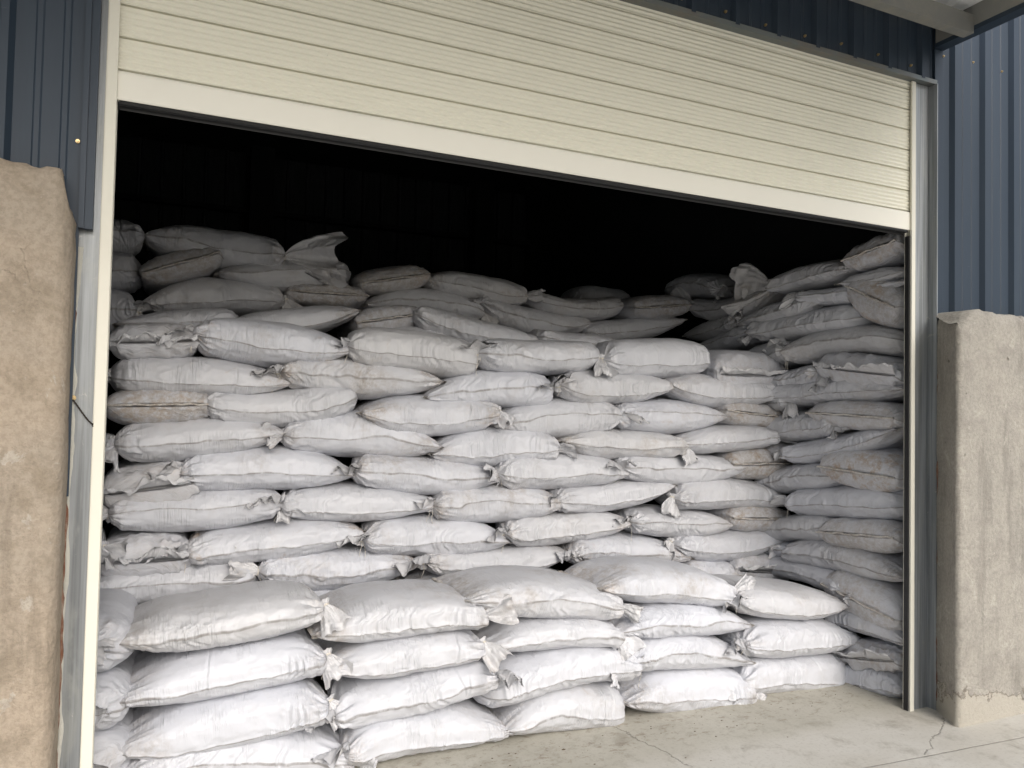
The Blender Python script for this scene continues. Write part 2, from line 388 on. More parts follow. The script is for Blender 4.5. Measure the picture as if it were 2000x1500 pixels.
# roller shutter
prof = []
N_SL = 9
for k in range(N_SL):
    z0 = Z_BAR+HB+k*SP
    prof += [(.014, z0+.0005), (.014, z0+.0042), (.0035, z0+.0050)]
    nr = 5
    for i in range(nr*10+1):
        q = i/(nr*10); z = z0+.006+q*(SP-.009)
        prof.append((.0003-.0026*math.cos(2*PI*nr*q)+.0026, z))
    prof += [(.0035, z0+SP-.0010), (.014, z0+SP-.0002)]
mb = MB(); mb.prism_x(prof, -.03, W_OPEN+.03, close=False)
sh = part(mb, 'roller_shutter', M_CREAM, smooth=False)
mb = MB()
bp = [(-.004, Z_BAR+.002), (-.006, Z_BAR+.006), (-.006, Z_BAR+HB-.012), (-.003, Z_BAR+HB-.006), (.0, Z_BAR+HB-.002), (.012, Z_BAR+HB-.001), (.012, Z_BAR+.002)]
mb.prism_x(bp, -.028, W_OPEN+.028); part(mb, 'bottom_bar', M_BAR, sh)
mb = MB(); mb.prism_x([(-.003, Z_BAR+.0015), (-.007, Z_BAR-.006), (-.004, Z_BAR-.011), (.010, Z_BAR-.013), (.018, Z_BAR-.008), (.016, Z_BAR+.0015)], .004, W_OPEN-.004)
mb.prism_x([(.020, Z_BAR-.004), (.022, Z_BAR-.021), (.026, Z_BAR-.021), (.027, Z_BAR-.004)], .004, W_OPEN-.004)
part(mb, 'rubber_seal', M_RUBBER, sh)
# guide rails (cream U channels with black brush strips)
mb = MB(); mb.box((-.0325, -.020, 0), (-.002, -.0085, Z_LIN+.005)); mb.box((-.0355, .020, 0), (-.002, .045, 4.2)); mb.box((-.0358, -.0084, 0), (-.030, .0199, 4.2))
part(mb, 'guide_rail', M_GUIDE, sh)
mb = MB(); mb.box((W_OPEN+.010, -.018, 0), (W_OPEN+.0375, -.0085, Z_LIN+.005)); mb.box((W_OPEN+.003, .016, 0), (W_OPEN+.0375, .020, Z_LIN)); mb.box((W_OPEN+.031, -.0084, 0), (W_OPEN+.0378, .0159, Z_LIN))
part(mb, 'guide_rail', M_GUIDE, sh)
mb = MB(); mb.box((W_OPEN+.001, -.008, 0), (W_OPEN+.022, .0155, Z_BAR-.03)); part(mb, 'brush_strip', M_RUBBER, sh)
# canopy
mb = ribbed(-5, 3.84, 0, 1, y=0, pitch=.25, rib0=3.7, h=.022)
cv = []
for (x, y, z) in mb.v: cv.append((x, -.025 if z == 1 else -2.6, 3.575+(y*-1)+(0 if z == 1 else .06)))
mb.v = cv; can = part(mb, 'canopy_sheet', M_ROOFU)
mb = MB(); mb.box((-5, -.245, 3.435), (3.815, -.19, 3.53)); part(mb, 'canopy_beam', M_BEAM, can)
for yb in (-1.2, -2.55):
    mb = MB(); mb.box((-5, yb, 3.45), (3.815, yb+.055, 3.56)); part(mb, 'canopy_beam', M_BEAM, can)
mb = MB(); mb.box((3.8152, -2.6, 3.475), (3.872, -.035, 3.60)); part(mb, 'canopy_beam', M_BEAM, can)
mb = MB(); mb.box((3.8155, -2.61, 3.452), (3.885, -.031, 3.4745)); mb.box((3.8725, -2.61, 3.4748), (3.885, -.031, 3.64)); part(mb, 'canopy_trim', M_CLAD, can)
# shell of the building: roof, far walls, inner structure
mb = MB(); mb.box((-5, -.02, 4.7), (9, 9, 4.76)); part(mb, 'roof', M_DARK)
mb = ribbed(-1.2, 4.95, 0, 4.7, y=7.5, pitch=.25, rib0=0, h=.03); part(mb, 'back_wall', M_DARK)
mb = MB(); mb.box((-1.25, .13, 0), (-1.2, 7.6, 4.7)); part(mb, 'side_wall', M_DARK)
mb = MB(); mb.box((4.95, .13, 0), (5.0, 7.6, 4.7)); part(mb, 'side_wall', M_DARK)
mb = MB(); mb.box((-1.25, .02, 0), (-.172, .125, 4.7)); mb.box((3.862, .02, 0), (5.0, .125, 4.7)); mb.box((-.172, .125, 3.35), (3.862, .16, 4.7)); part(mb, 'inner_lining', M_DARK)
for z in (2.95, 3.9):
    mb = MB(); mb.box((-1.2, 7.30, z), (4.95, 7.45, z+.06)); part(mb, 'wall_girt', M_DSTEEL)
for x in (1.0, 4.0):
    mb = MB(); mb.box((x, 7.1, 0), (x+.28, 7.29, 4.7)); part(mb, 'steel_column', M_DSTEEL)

# ------------------------------------------------------------------ concrete walls beside the door
def wall_body(name, path, top, mat, label, loc, zrows=70, back=0.0):
    """a rendered wall whose plan outline is path [(x,y)...] seen from the front; top(i, x) gives its height; the top runs back to y=back"""
    n = len(path); V = []
    path = np.array(path)
    tang = np.gradient(path, axis=0); nr = np.stack([tang[:,1], -tang[:,0]], 1); nr /= np.linalg.norm(nr, axis=1)[:, None]
    if nr[n//2][1] > 0: nr = -nr
    Z = np.linspace(0, 1, zrows)
    arc = np.concatenate([[0], np.cumsum(np.linalg.norm(np.diff(path, axis=0), axis=1))])
    tops = np.array([top(i, p[0]) for i, p in enumerate(path)])
    rows = []
    for z in Z:
        zz = z*tops
        d = .0045*fbm(arc*5, zz*5, 4) + .002*fbm(arc*22, zz*22, 2)
        d = d - .012*sstep(.0, 1, (zz-(tops-.022))/.022)**2 - .006*np.maximum(0, n2(arc*19, zz*19))*sstep(.25, 0, tops-zz)
        rows.append(np.stack([path[:,0]+nr[:,0]*d, path[:,1]+nr[:,1]*d, zz], 1))
    rev = (np.arange(n) > n-14) if path[0][0] < 0 else (np.arange(n) < 12)
    for q in (.35, 1.):
        r = rows[zrows-1].copy(); bk = np.where(rev, r[:,1]+.004, np.where(path[:,0] > 3.6, np.minimum(back, -.05-(3.80-path[:,0])*1.66), back)); r[:,1] = r[:,1]*(1-q)+np.maximum(bk, r[:,1])*q; r[:,2] += .006*fbm(arc*6, q*3+0*arc, 2)+.006*q; rows.append(r)
    V = np.concatenate(rows)-np.array(loc)
    o = mesh_obj(name, V, grid_faces(len(rows), n), mat, None, loc, True)
    tag(o, label, 'wall'); return o
def arc_pts(cx, cy, r, a0, a1, n=9): return [(cx+r*math.cos(rad(a0+(a1-a0)*i/(n-1))), cy+r*math.sin(rad(a0+(a1-a0)*i/(n-1)))) for i in range(n)]
pl = [(x, -.15) for x in np.concatenate([np.linspace(-4, -1, 12), np.linspace(-.95, -.17, 46)])] + arc_pts(-.145, -.105, .045, -90, 0) + [(-.1, y) for y in np.linspace(-.09, -.008, 6)]
def top_l(i, x): return 2.205 + .018*float(n2(x*7., 1.3)) + .008*float(n2(x*31., 4.)) - .035*float(sstep(-.33, -.12, x)) - .10*float(sstep(-.135, -.098, x))**1.5
wlft = wall_body('concrete_wall', pl, top_l, M_PIER_L, 'weathered beige rendered concrete wall left of the door with flaking top', (-.6, -.08, 0))
pr = [(3.805, -.056), (3.79, -.085), (3.77, -.12), (3.75, -.155), (3.73, -.188)] + arc_pts(3.727, -.228, .022, 172, 270, 10)
pr = pr + [(x, -.25) for x in np.concatenate([np.linspace(3.75, 4.6, 44), np.linspace(4.7, 8.5, 12)])]
def top_r(i, x): return 2.035 + .012*float(n2(x*8., 7.3)) + .006*float(n2(x*29., 2.)) - .075*float(sstep(3.84, 3.70, x))
wrgt = wall_body('concrete_wall', pr, top_r, M_PIER_R, 'grey rendered concrete wall right of the door with peeling base', (4.3, -.15, 0))
def bead(x, y, z0, z1, r, mat, parent, seed, name='sealant'):
    zs = np.linspace(z0, z1, 90); off = np.array(parent.location)
    pts = [(x+.0035*float(n2(z*9, seed)) + .002*float(n2(z*40, seed+3)), y, z) for z in zs]
    mb = MB(); mb.tube([np.array(p)-off for p in pts], [r*(.75+.5*float(n2(z*25, seed+7))) for z in zs], 6)
    return mesh_obj(name, mb.v, mb.f, mat, parent, (0,0,0), True)
bead(-.1015, -.010, .0, 2.02, .0075, M_RUST, wlft, 3.1); bead(3.808, -.060, .0, 1.80, .006, M_RUST, wrgt, 8.2)
def smear(path_fn, z0, z1, name, mat, parent, seed, n=120):
    """thin plaster smear on the jamb with a ragged edge"""
    V = []; off = np.array(parent.location); zs = np.linspace(z0, z1, n)
    for z in zs:
        a, b, y = path_fn(z)
        V += [(a, y+.003, z), (a+.15*(b-a), y, z), (a+.8*(b-a), y, z), (b, y+.003, z)]
    return mesh_obj(name, np.array(V)-off, grid_faces(n, 4), mat, parent, (0,0,0), True)
smear(lambda z: (-.0995, -.0985+.020*max(0, float(fbm(z*6, 2.2, 4))+.35), -.0095), .02, 1.98, 'plaster_smear', M_PLASTER, wlft, 1)
smear(lambda z: (3.830-.018*max(0, float(fbm(z*5, 5.2, 4))+.2), 3.8355, -.0585), .02, 1.60, 'plaster_smear', M_PLASTER, wrgt, 1)
# twisted wire hanging from the bolt
p0 = bolt_p+np.array([0, -.004, -.006]); p1 = atY(184, 828, -.012)
pts = [p0+(p1-p0)*t+np.array([.002*math.sin(t*38), -.002+.002*math.cos(t*38), .004*math.sin(t*5)-.01*math.sin(PI*t)]) for t in np.linspace(0, 1, 60)]
pts2 = [p0+(p1-p0)*t+np.array([-.002*math.sin(t*38), -.002-.002*math.cos(t*38), .004*math.sin(t*5)-.01*math.sin(PI*t)]) for t in np.linspace(0, .93, 60)]
lp = [p1+np.array([.006*math.cos(a), 0, .006*math.sin(a)-.003]) for a in np.linspace(0, 2*PI, 12)]
mb = MB(); mb.tube(pts, .0013, 5); mb.tube(pts2, .0013, 5); mb.tube(lp, .0011, 5)
o = mb.build('wire_loop', M_WIRE, None, tuple(p0)); tag(o, 'short twisted dark wire dangling from a bolt on the left galvanised jamb', 'wire')

# ------------------------------------------------------------------ sacks
NS, NTH = 200, 84
def theta_samples():
    k = np.linspace(-1, 1, NTH, endpoint=False)
    return PI*(0.42*k + 0.58*np.sign(k)*np.abs(k)**2.2)         # denser at the front fold (theta = 0)
TH = theta_samples()
def unit(v): v = np.asarray(v, float); return v/np.linalg.norm(v)

def end_profile(kind, u):
    """thickness and width factors at u = 0 (middle) .. 1 (tip) and the least thickness in metres"""
    if kind == 'S': return (1-u**2.6)**.80, 1-.10*u**7, .006, .1
    if kind == 'P': return (1-u**10)**.60, 1-.07*u**8, .006, .1
    if kind == 'F': return (1-u**6)**.52, (1-u**9)**.55, .030, .10
    return (1-u**4.8)**.64, (1-u**6)**.6, .018, .020

GROUPS = {}
def frill(parent, neck, D, M, size, rng, bend, dirtv):
    """gathered mouth of a sack: a flattened fan of cloth spreading from the tied neck"""
    D = unit(D); M = unit(M-D*np.dot(M, D)); Wd = np.cross(D, M)
    nt, nr_ = 24, 84
    L = .095*size; Wf = .060*size
    ph = np.linspace(0, 2*PI, nr_, endpoint=False)
    sd = rng.uniform(0, 100); k1 = rng.integers(2, 4); k2 = rng.integers(5, 8); p1, p2 = rng.uniform(0, 6, 2)
    fold = rng.uniform(-1.1, 1.1)
    V = []
    for i in range(nt):
        t = i/(nt-1)*1.18-.18; tt = max(t, 0)
        a = .017+Wf*tt**.75*(1+.12*math.sin(sd)); b = .013*(1-.6*tt)
        if t < 0: a = .017+.02*(-t/.18); b = .013+.02*(-t/.18)
        jag = 1+(.30 if size > 2 else .12)*n2(ph*1.6+sd, 0*ph+sd)+.05*n2(ph*5+sd, 0*ph)
        ax = np.cos(ph)*a
        ru = tt**1.1*(.017*size*np.sin(ax/Wf*k1*1.6+p1)+.009*size*np.sin(ax/Wf*k2+p2+2*tt)+.010*size*n2(ax/Wf*2.4+sd, tt*2.5+0*ax))
        ru = ru + tt**.6*size*(.0075*(ridge(n2(ax/(a+1e-4)*4.2+sd, 0*ax+.4*tt))-.4)+.0050*ridge(n2(ax/Wf*5.+sd, tt*6.+0*ax+sd))) + (1-tt)*.003*np.sin(ph*9+p2) + tt*(.012*size*n2(ax/Wf*1.6+sd+31, 0*ax+tt*1.2) if size > 2 else 0*ax) + fold*.25*tt*np.abs(ax)
        along = L*t*(jag if t > 0 else 1)
        q = (neck + D*along[:, None] if t > 0 else neck + D*along + 0*ph[:, None])
        q = q + Wd*ax[:, None] + M*(np.sin(ph)*b+ru)[:, None] + np.asarray(bend)*(L*tt**2*(1+.2*n2(ax/Wf*1.5+sd, 0*ax)))[:, None]
        V.append(q)
    V = np.concatenate(V)
    nv = len(V); uv = np.stack([np.repeat(np.linspace(0, L, nt), nr_), np.tile(ph*.04, nt), np.zeros(nv)], 1) + sd
    o = mesh_obj('tied_mouth', V, grid_faces(nt, nr_, True), M_MOUTH, parent, (0,0,0), True,
                 dict(uvm=uv, ends=np.zeros(nv), endt=np.full(nv, .55), crs=np.ones(nv)))
    o['dirt'] = dirtv*.6; o['rust'] = .2; o['tone'] = float(rng.uniform(0, .35))
    mb = MB(); r = .0205
    for dz in (-.002, .0025):
        ring = [neck+D*(dz)+Wd*(r*math.cos(a))+M*(r*.82*math.sin(a)) for a in np.linspace(0, 2*PI, 22)]
        mb.tube(ring, .0024, 5)
    if rng.random() < .75:
        for e in range(rng.integers(1, 3)):
            st = neck+M*.018+Wd*rng.uniform(-.012, .012); ln = rng.uniform(.03, .11); dx = rng.uniform(-.25, .25)
            mb.tube([st+M*(.014*min(1, q*3))+np.array([0,0,-1])*ln*q**1.1+Wd*(dx*ln*q+.006*math.sin(q*5+e)) for q in np.linspace(0, 1, 9)], .0013, 5)
    mesh_obj('tie_string', mb.v, mb.f, M_STRING, parent, (0,0,0), True)

def sack(label, A, B, mid, h, wd, side, eA, eB, group, dirt=.5, rust=.1, seed=0, swell=1., roll=0., folds=None, lump=1., wrk=1.1, nshift=.82, name='filled_sack'):
    """one filled sack: A, B its two tips, mid the centre of its middle, h half thickness, wd half width, side = the way its front fold faces.
    end kinds: S sewn flat, F folded under, T tied (+ u/d/o/k: mouth turned up / down / outward / big; n: none seen), M flat open mouth"""
    rng = np.random.default_rng(seed+11)
    A, B, mid = (np.asarray(q, float) for q in (A, B, mid))
    ax = unit(B-A); side = unit(np.asarray(side, float)-ax*np.dot(side, ax)); up = np.cross(ax, side)
    if up[2] < 0 or (abs(up[2]) < .2 and up[1] < 0): up = -up
    if roll: side, up = side*math.cos(roll)+up*math.sin(roll), up*math.cos(roll)-side*math.sin(roll)
    Lg = float(np.linalg.norm(B-A))
    x = np.linspace(0, 1, NS); t = .45*x+.55*(.5-.5*np.cos(PI*x))
    u = np.abs(2*t-1)
    ctr = A[None]*(1-t)[:, None]+B[None]*t[:, None] + (mid-(A+B)/2)[None]*(1-u**2.1)[:, None]
    hz = np.zeros(NS); ww = np.zeros(NS); eS = np.zeros(NS); eT = np.zeros(NS)
    for kind, msk, sgn in ((eA, t <= .5, 0), (eB, t > .5, 1)):
        k = kind[0] if kind[0] in 'SFP' else ('P' if kind[0] == 'M' else 'T')
        ph_, pw, mh, mw = end_profile(k, u[msk]); hz[msk] = np.maximum(ph_*h*swell, mh); ww[msk] = np.maximum(pw*wd, mw)
        if k == 'T': ctr[msk] += side[None]*(nshift*wd*u[msk]**5)[:, None]; eT[msk] = sstep(.62, 1., u[msk])
        elif k == 'F': eT[msk] = .6*sstep(.75, 1., u[msk])
        else: eS[msk] = sstep(.45, 1., u[msk])
    # uneven filling
    sdn = float(rng.uniform(0, 200))
    hz = hz*(1+.07*lump*n2(t*3.3+sdn, 0*t)); ww = ww*(1+.025*n2(t*3.+sdn+50, 0*t))
    T, Th = np.meshgrid(t, TH, indexing='ij'); U = np.abs(2*T-1)
    c, s = np.cos(Th), np.sin(Th)
    cx = np.sign(c)*np.abs(c)**.72; cz = np.sign(s)*np.abs(s)**.74
    sl = T*Lg
    # fold line: sits a little below the middle and wanders
    cpos = rng.uniform(-.28, .10)+.10*n2(T*3+sdn, 0*T+3.)+.03*n2(T*14+sdn, 0*T)
    dth = Th-cpos; cdist = dth*(hz[:, None]*.9+.01)
    pk = np.exp(-np.abs(dth)/.30)
    X = cx*ww[:, None]; Z = cz*hz[:, None]
    ridge_h = (.008*pk+.0035*np.exp(-(dth/.05)**2)*(1+n2(sl*40+sdn, 0*sl)))*np.minimum(1, hz[:, None]/.04)
    dX = c*ridge_h; dZ = s*ridge_h*.4
    bodyw = 1-.5*U
    # displacement along the outward direction
    k_l = .007*lump*fbm(sl*5.5+sdn, Th*1.1+sdn, 3)*np.minimum(1, hz[:, None]/.03)
    near = np.exp(-(dth/.75)**2)
    gate = sstep(-.05, .55, n2(sl*4.2+sdn+9, Th*.9))
    k_w = .0055*near*gate*(ridge(n2(sl*44+2.2*n2(sl*9, Th*2)+sdn, Th*1.3+sdn))-.2) + .0035*(ridge(fbm(sl*11+sdn, Th*2.6-sdn, 3))-.4)*np.exp(-(dth/1.1)**2)
    d = k_l+k_w*wrk
    EA = np.where(T <= .5, U, 0); EB = np.where(T > .5, U, 0)
    for kind, E in ((eA, EA), (eB, EB)):
        if kind[0] in 'TF':
            q = sstep(.58, .97, E)*(1-.65*sstep(.97, 1., E))
            amp = .013 if kind[0] == 'T' else .009
            d = d + amp*q*(ridge(n2(Th*3.1+sdn, E*1.6+sdn))-.35) + .4*amp*q*ridge(n2(Th*8.+sdn, E*3.))
            d = d + .008*sstep(.7, .9, E)*n2(Th*2.2+E*7+sdn, E*13)
        else:
            q = sstep(.55, .98, E)
            if kind[0] == 'M': d = d + .020*q*fbm((cx*wd)*20+sdn, E*5+sdn, 3) + .010*q*ridge(n2((cx*wd)*26+sdn, E*7))
            q = q*(1-.75*sstep(.955, .99, E)); d = d + .0085*q*(ridge(n2((cx*wd)*48+sdn, E*1.4))-.2) + .004*q*n2((cx*wd)*18+sdn, E*5)
    for k in range(rng.integers(0, 3) if folds is None else folds):
        s0 = rng.uniform(.22, .80)*Lg; sk = rng.uniform(-.035, .035); wv = .010*n2(Th*2+k*7+sdn, 0*Th+k)
        e = sl-s0-sk*Th-wv; g2 = np.exp(-((Th-rng.uniform(-.3, .6))/rng.uniform(.3, .8))**2)
        am = rng.uniform(.0016, .0042)
        d = d + g2*am*(np.exp(-((e-.009)/.007)**2)*.8-np.exp(-(e/.0036)**2)*1.25)
    for kind, E in ((eA, EA), (eB, EB)):
        if kind[0] in 'SPM': d = d*(1-sstep(.96, .997, E))
    nX = c/np.maximum(wd, .05); nZ = s/np.maximum(h, .03); nl = np.sqrt(nX**2+nZ**2)
    X = X+dX+d*nX/nl; Z = Z+dZ+d*nZ/nl
    V = ctr[:, None, :]+X[..., None]*side+Z[..., None]*up
    V = V.reshape(-1, 3)
    loc = np.array([mid[0], mid[1], float(V[:, 2].min())])
    V = V-loc
    nv = len(V)
    F = grid_faces(NS, NTH, True)
    # close both ends with a strip of quads across the flattened ring
    caps = []
    half = NTH//2
    for base in (0, (NS-1)*NTH):
        for j in range(half-1):
            a, b, c2, d2 = base+j, base+j+1, base+NTH-2-j, base+NTH-1-j
            if len({a, b, c2, d2}) == 4: caps.append((a, b, c2, d2) if base else (d2, c2, b, a))
    F = np.concatenate([F, np.array(caps)])
    root = empty(name, loc); tag(root, label, 'sack', group)
    vv = (Th*(hz[:, None]*.6+ww[:, None]*.4)).reshape(-1)
    uv = np.stack([sl.reshape(-1)+sdn, vv+sdn*.7, np.zeros(nv)], 1)
    o = mesh_obj('body', V, F, M_SACK, root, (0,0,0), True,
                 dict(uvm=uv, ends=np.repeat(eS, NTH), endt=np.repeat(eT, NTH), crs=cdist.reshape(-1)))
    o['dirt'] = dirt; o['rust'] = rust; o['tone'] = float(np.clip(rng.normal(.30, .22)+.25*(dirt-.5), 0, 1))
    for kind, tip, out, idx in ((eA, A, -ax, 0), (eB, B, ax, NS-1)):
        tipc = ctr[idx]-loc
        if kind[0] == 'T' and 'n' not in kind:
            sz = rng.uniform(.72, 1.02)*(1.4 if 'k' in kind else 1); sz = 2.7 if 'K' in kind else sz
            if 'u' in kind: D = .50*out+.62*up+.62*side; M = side-.5*up+.2*out; bend = -.45*up+.30*side+.15*out
            elif 'K' in kind: D = .75*out+.42*up+.12*side; M = side-.2*out; bend = -.12*up+.2*out
            elif 'd' in kind: D = .40*out-.65*up+.68*side; M = side+.2*out; bend = -.35*up+.15*side
            elif 'k' in kind: D = .85*out+.35*up+.35*side; M = side+.5*up; bend = .35*up+.1*side
            else: D = .70*out+.12*up+.68*side; M = side*.8+up*.6*rng.choice([-1, 1]); bend = -.30*up+.25*side
            D = np.asarray(D)+rng.normal(0, .14, 3)
            frill(root, tipc+out*.004, D, np.asarray(M, float), sz, rng, np.asarray(bend)+rng.normal(0, .12, 3), min(1., dirt+.1))
        elif kind[0] in 'SP':
            # folded and stitched hem across the flat end
            n = 40; q = np.linspace(-1, 1, n); wv = .004*n2(q*5+sdn, 0*q+9)+.0016*n2(q*19+sdn, 0*q); V2 = []
            wl_ = ww[idx]*1.015; hh = .0085+.002*n2(q*7+sdn, 0*q)
            for k in range(n):
                cc = tipc+side*(q[k]*wl_)+up*wv[k]
                for (a, b) in ((-.012, -1), (.011, -1.), (.013, 0), (.011, 1), (-.012, 1)):
                    V2.append(cc+out*(a+.003*math.sin(q[k]*11+sdn))+up*(b*.0042 if a > 0 else b*.0065))
            V2 = np.array(V2); n5 = len(V2)
            uv2 = np.stack([np.repeat(q*wl_, 5)+sdn, np.tile(np.arange(5)*.004, n), np.zeros(n5)], 1)
            o2 = mesh_obj('sewn_hem', V2, grid_faces(n, 5, True), M_HEM, root, (0,0,0), True, dict(uvm=uv2, ends=np.ones(n5), endt=np.zeros(n5), crs=np.ones(n5)))
            o2['dirt'] = min(1., dirt+.25); o2['rust'] = rust*.6; o2['tone'] = .5
        elif kind[0] == 'M':
            # open mouth left flat: a ruffled band of loose cloth across the end
            n, mrows = 90, 16; q = np.linspace(-1, 1, n); L = .125; V2 = []
            dirn = -1 if 'd' in kind else 1
            for j in range(mrows):
                tt = j/(mrows-1)
                ruf = tt**.8*(.012*np.sin(q*5.5+sdn)+.012*n2(q*4+sdn, tt*1.5+0*q)+.007*n2(q*6+sdn, tt*2.5+0*q)+.003*ridge(n2(q*8+sdn, tt*4+0*q)))
                lift = .022*fbm(q*3.5+sdn, tt*3+0*q+sdn, 3)*sstep(0, .3, tt)+tt*(.030*n2(q*2.1+sdn+5, 0*q)+.014*n2(q*6+sdn, 0*q)+.004*n2(q*7+sdn, tt*2+0*q))+dirn*.022*np.sin(tt*2.2)
                lng = L*(1+.35*n2(q*3+sdn+1, 0*q))*(tt*(1-.62*tt))
                pt = tipc+side*(q*ww[idx]*1.02)[:, None]+out*(lng+ruf*.7-.01)[:, None]+up*(lift+ruf)[:, None]
                V2.append(pt)
            V2 = np.concatenate(V2); n5 = len(V2)
            V2 = np.concatenate([V2, V2+up*.0025]); F2 = grid_faces(mrows, n); F2 = np.concatenate([F2, F2[:, ::-1]+n5])
            uv2 = np.stack([np.tile(q*.25, mrows*2)+sdn, np.tile(np.repeat(np.linspace(0, L, mrows), n), 2), np.zeros(n5*2)], 1)
            o2 = mesh_obj('open_mouth', V2, F2, M_MOUTH, root, (0,0,0), True, dict(uvm=uv2, ends=np.zeros(n5*2), endt=np.full(n5*2, .3), crs=np.ones(n5*2)))
            o2['dirt'] = dirt*.6; o2['rust'] = rust*.5; o2['tone'] = .1
    return root

SEED = [0]
def nxt(): SEED[0] += 1; return SEED[0]*7
FRONT = np.array([0., -1., 0.])
def long_x(label, group, tr, yc, wd, xl, yl, xr, yr, yt, yb, eL, eR, dirt=.5, rust=.1, hmax=.125, grow=1.09, **kw):
    """a sack lying along the wall, traced on the plane y = tr, its middle at y = yc"""
    sd = nxt(); rng = np.random.default_rng(sd)
    xm = (xl+xr)/2; pt, pb = atY(xm, yt, tr), atY(xm, yb, tr); h = min((pt[2]-pb[2])/2, hmax); cz = pb[2]+h
    j = rng.uniform(-.012, .012, 3)
    A = atY(xl, yl, tr); B = atY(xr, yr, tr); A[1] = yc+j[0]; B[1] = yc+j[1]
    mid = np.array([(A[0]+B[0])/2, yc+j[2], cz])
    # the rays leave the plane a little above or below at other depths: keep x and z of the traced plane
    return sack(label, A, B, mid, h*grow, wd*rng.uniform(.96, 1.04), FRONT, eL, eR, group, dirt, rust, sd, **kw)
def end_x(label, group, tr, y0, xl, yl, xr, yr, yt, yb, eF='P', dirt=.7, rust=.3, length=.74, grow=1.12, **kw):
    """a sack lying end on towards the door: its hem runs from (xl,yl) to (xr,yr)"""
    sd = nxt()
    a, b = atY(xl, yl, tr), atY(xr, yr, tr); xm = (xl+xr)/2; pt, pb = atY(xm, yt, tr), atY(xm, yb, tr)
    h = (pt[2]-pb[2])/2; cz = (pt[2]+pb[2])/2; cx = (a[0]+b[0])/2
    side = unit(b-a); wd = np.linalg.norm(b-a)/2
    A = np.array([cx, y0, (a[2]+b[2])/2]); mid = np.array([cx, y0+length/2, cz]); B = np.array([cx, y0+length, cz])
    return sack(label, A, B, mid, h*grow, wd, side, eF, 'Tn', group, dirt*.8, rust*.55, sd, **kw)
def long_y(label, group, xl, yl, xr, yr, yt, yb, eL, eR, dirt=.6, rust=.15, X=3.75, xc=3.95, wd=.24, **kw):
    """a sack of the right-hand stack lying along the side wall, traced on the plane x = X"""
    sd = nxt(); rng = np.random.default_rng(sd)
    A, B = atX(xl, yl, X), atX(xr, yr, X); B = A+(B-A)*min(1, (A[1]-.06)/(A[1]-B[1])); xm = (xl+xr)/2; pt, pb = atX(xm, yt, X), atX(xm, yb, X)
    h = (pt[2]-pb[2])/2; mid = np.array([xc, (A[1]+B[1])/2, (pt[2]+pb[2])/2]); j = rng.uniform(-.015, .015, 2)
    A[0] = xc+j[0]; B[0] = xc+j[1]
    return sack(label, A, B, mid, min(h, .13)*1.03, wd, np.array([-1., 0, 0]), eL, eR, group, dirt*.7, rust, sd, **kw)
def end_y(label, group, xl, yl, xr, yr, yt, yb, eF='P', dirt=.7, rust=.25, X=3.76, x0=3.68, length=.72, **kw):
    """a sack of the right-hand stack with its hem towards the door's middle"""
    sd = nxt()
    a, b = atX(xl, yl, X), atX(xr, yr, X); b = a+(b-a)*min(1, (a[1]-.075)/(a[1]-b[1])); xm = (xl+xr)/2; pt, pb = atX(xm, yt, X), atX(xm, yb, X)
    h = (pt[2]-pb[2])/2; cz = (pt[2]+pb[2])/2; cy = (a[1]+b[1])/2
    side = unit(b-a); wd = np.linalg.norm(b-a)/2
    dirt *= .7; A = np.array([x0, cy, (a[2]+b[2])/2]); mid = np.array([x0+length/2, cy, cz]); B = np.array([x0+length, cy, cz])
    return sack(label, A, B, mid, h*1.02, wd, side, eF, 'Tn', group, dirt, rust, sd, **kw)

# ---- low pile in front
GP = 'sacks in the low front pile'
def P(label, *a, dirt=.5, **kw): return long_x(label, GP, .44, .63, .25, *a, dirt=dirt*.75, **kw)
P('bottom sack of the front pile\'s leftmost column, cut by the lower picture edge', 236,1512,690,1485,1436,1536,'Tn','To')
P('second lowest white sack in the leftmost column of the front pile', 230,1464,640,1368,1366,1468,'S','Td', dirt=.6)
P('second from top white sack in the leftmost column of the front pile', 226,1370,636,1283,1275,1366,'S','Td', dirt=.6)
P('big plump pointed sack on top of the leftmost column of the front pile', 224,1254,632,1186,1150,1272,'S','Td', dirt=.65, hmax=.088, folds=1)
P('bottom sack in the second column of the front pile, brown smudge at its right tip', 664,1462,994,1427,1390,1476,'Tu','S', dirt=.6, rust=.3)
P('second lowest sack in the second column of the front pile, mouth sticking out right', 645,1392,966,1312,1318,1402,'Tu','To')
P('second from top sack in the second column of the front pile, grubby left tip', 640,1304,938,1258,1243,1324,'S','Td', dirt=.75)
P('grimy sack topping the second column of the front pile, long tied mouth at right', 614,1238,945,1196,1124,1250,'S','Tok', dirt=.95, hmax=.088, folds=1)
P('bottom sack in the third column of the front pile, rusty left tip on the floor', 980,1424,1232,1398,1338,1432,'S','F', dirt=.6, rust=.5)
P('second lowest sack in the third column of the front pile, slanting up to right', 936,1362,1238,1292,1266,1352,'F','Tu')
P('second from top sack in the third column of the front pile', 942,1266,1206,1238,1208,1272,'S','Td', dirt=.6)
P('dirty wrinkled sack topping the third column of the front pile, cream tuft at right', 908,1172,1208,1184,1108,1211,'S','To', dirt=1., hmax=.088)
P('bottom sack in the fourth column of the front pile, mouth drooping on the floor', 1214,1370,1462,1352,1308,1397,'S','Td', dirt=.7)
P('second lowest sack in the fourth column of the front pile', 1205,1290,1466,1292,1240,1310,'To','S')
P('second from top sack in the fourth column of the front pile, pointed right tip', 1198,1234,1462,1220,1180,1248,'S','S', dirt=.6)
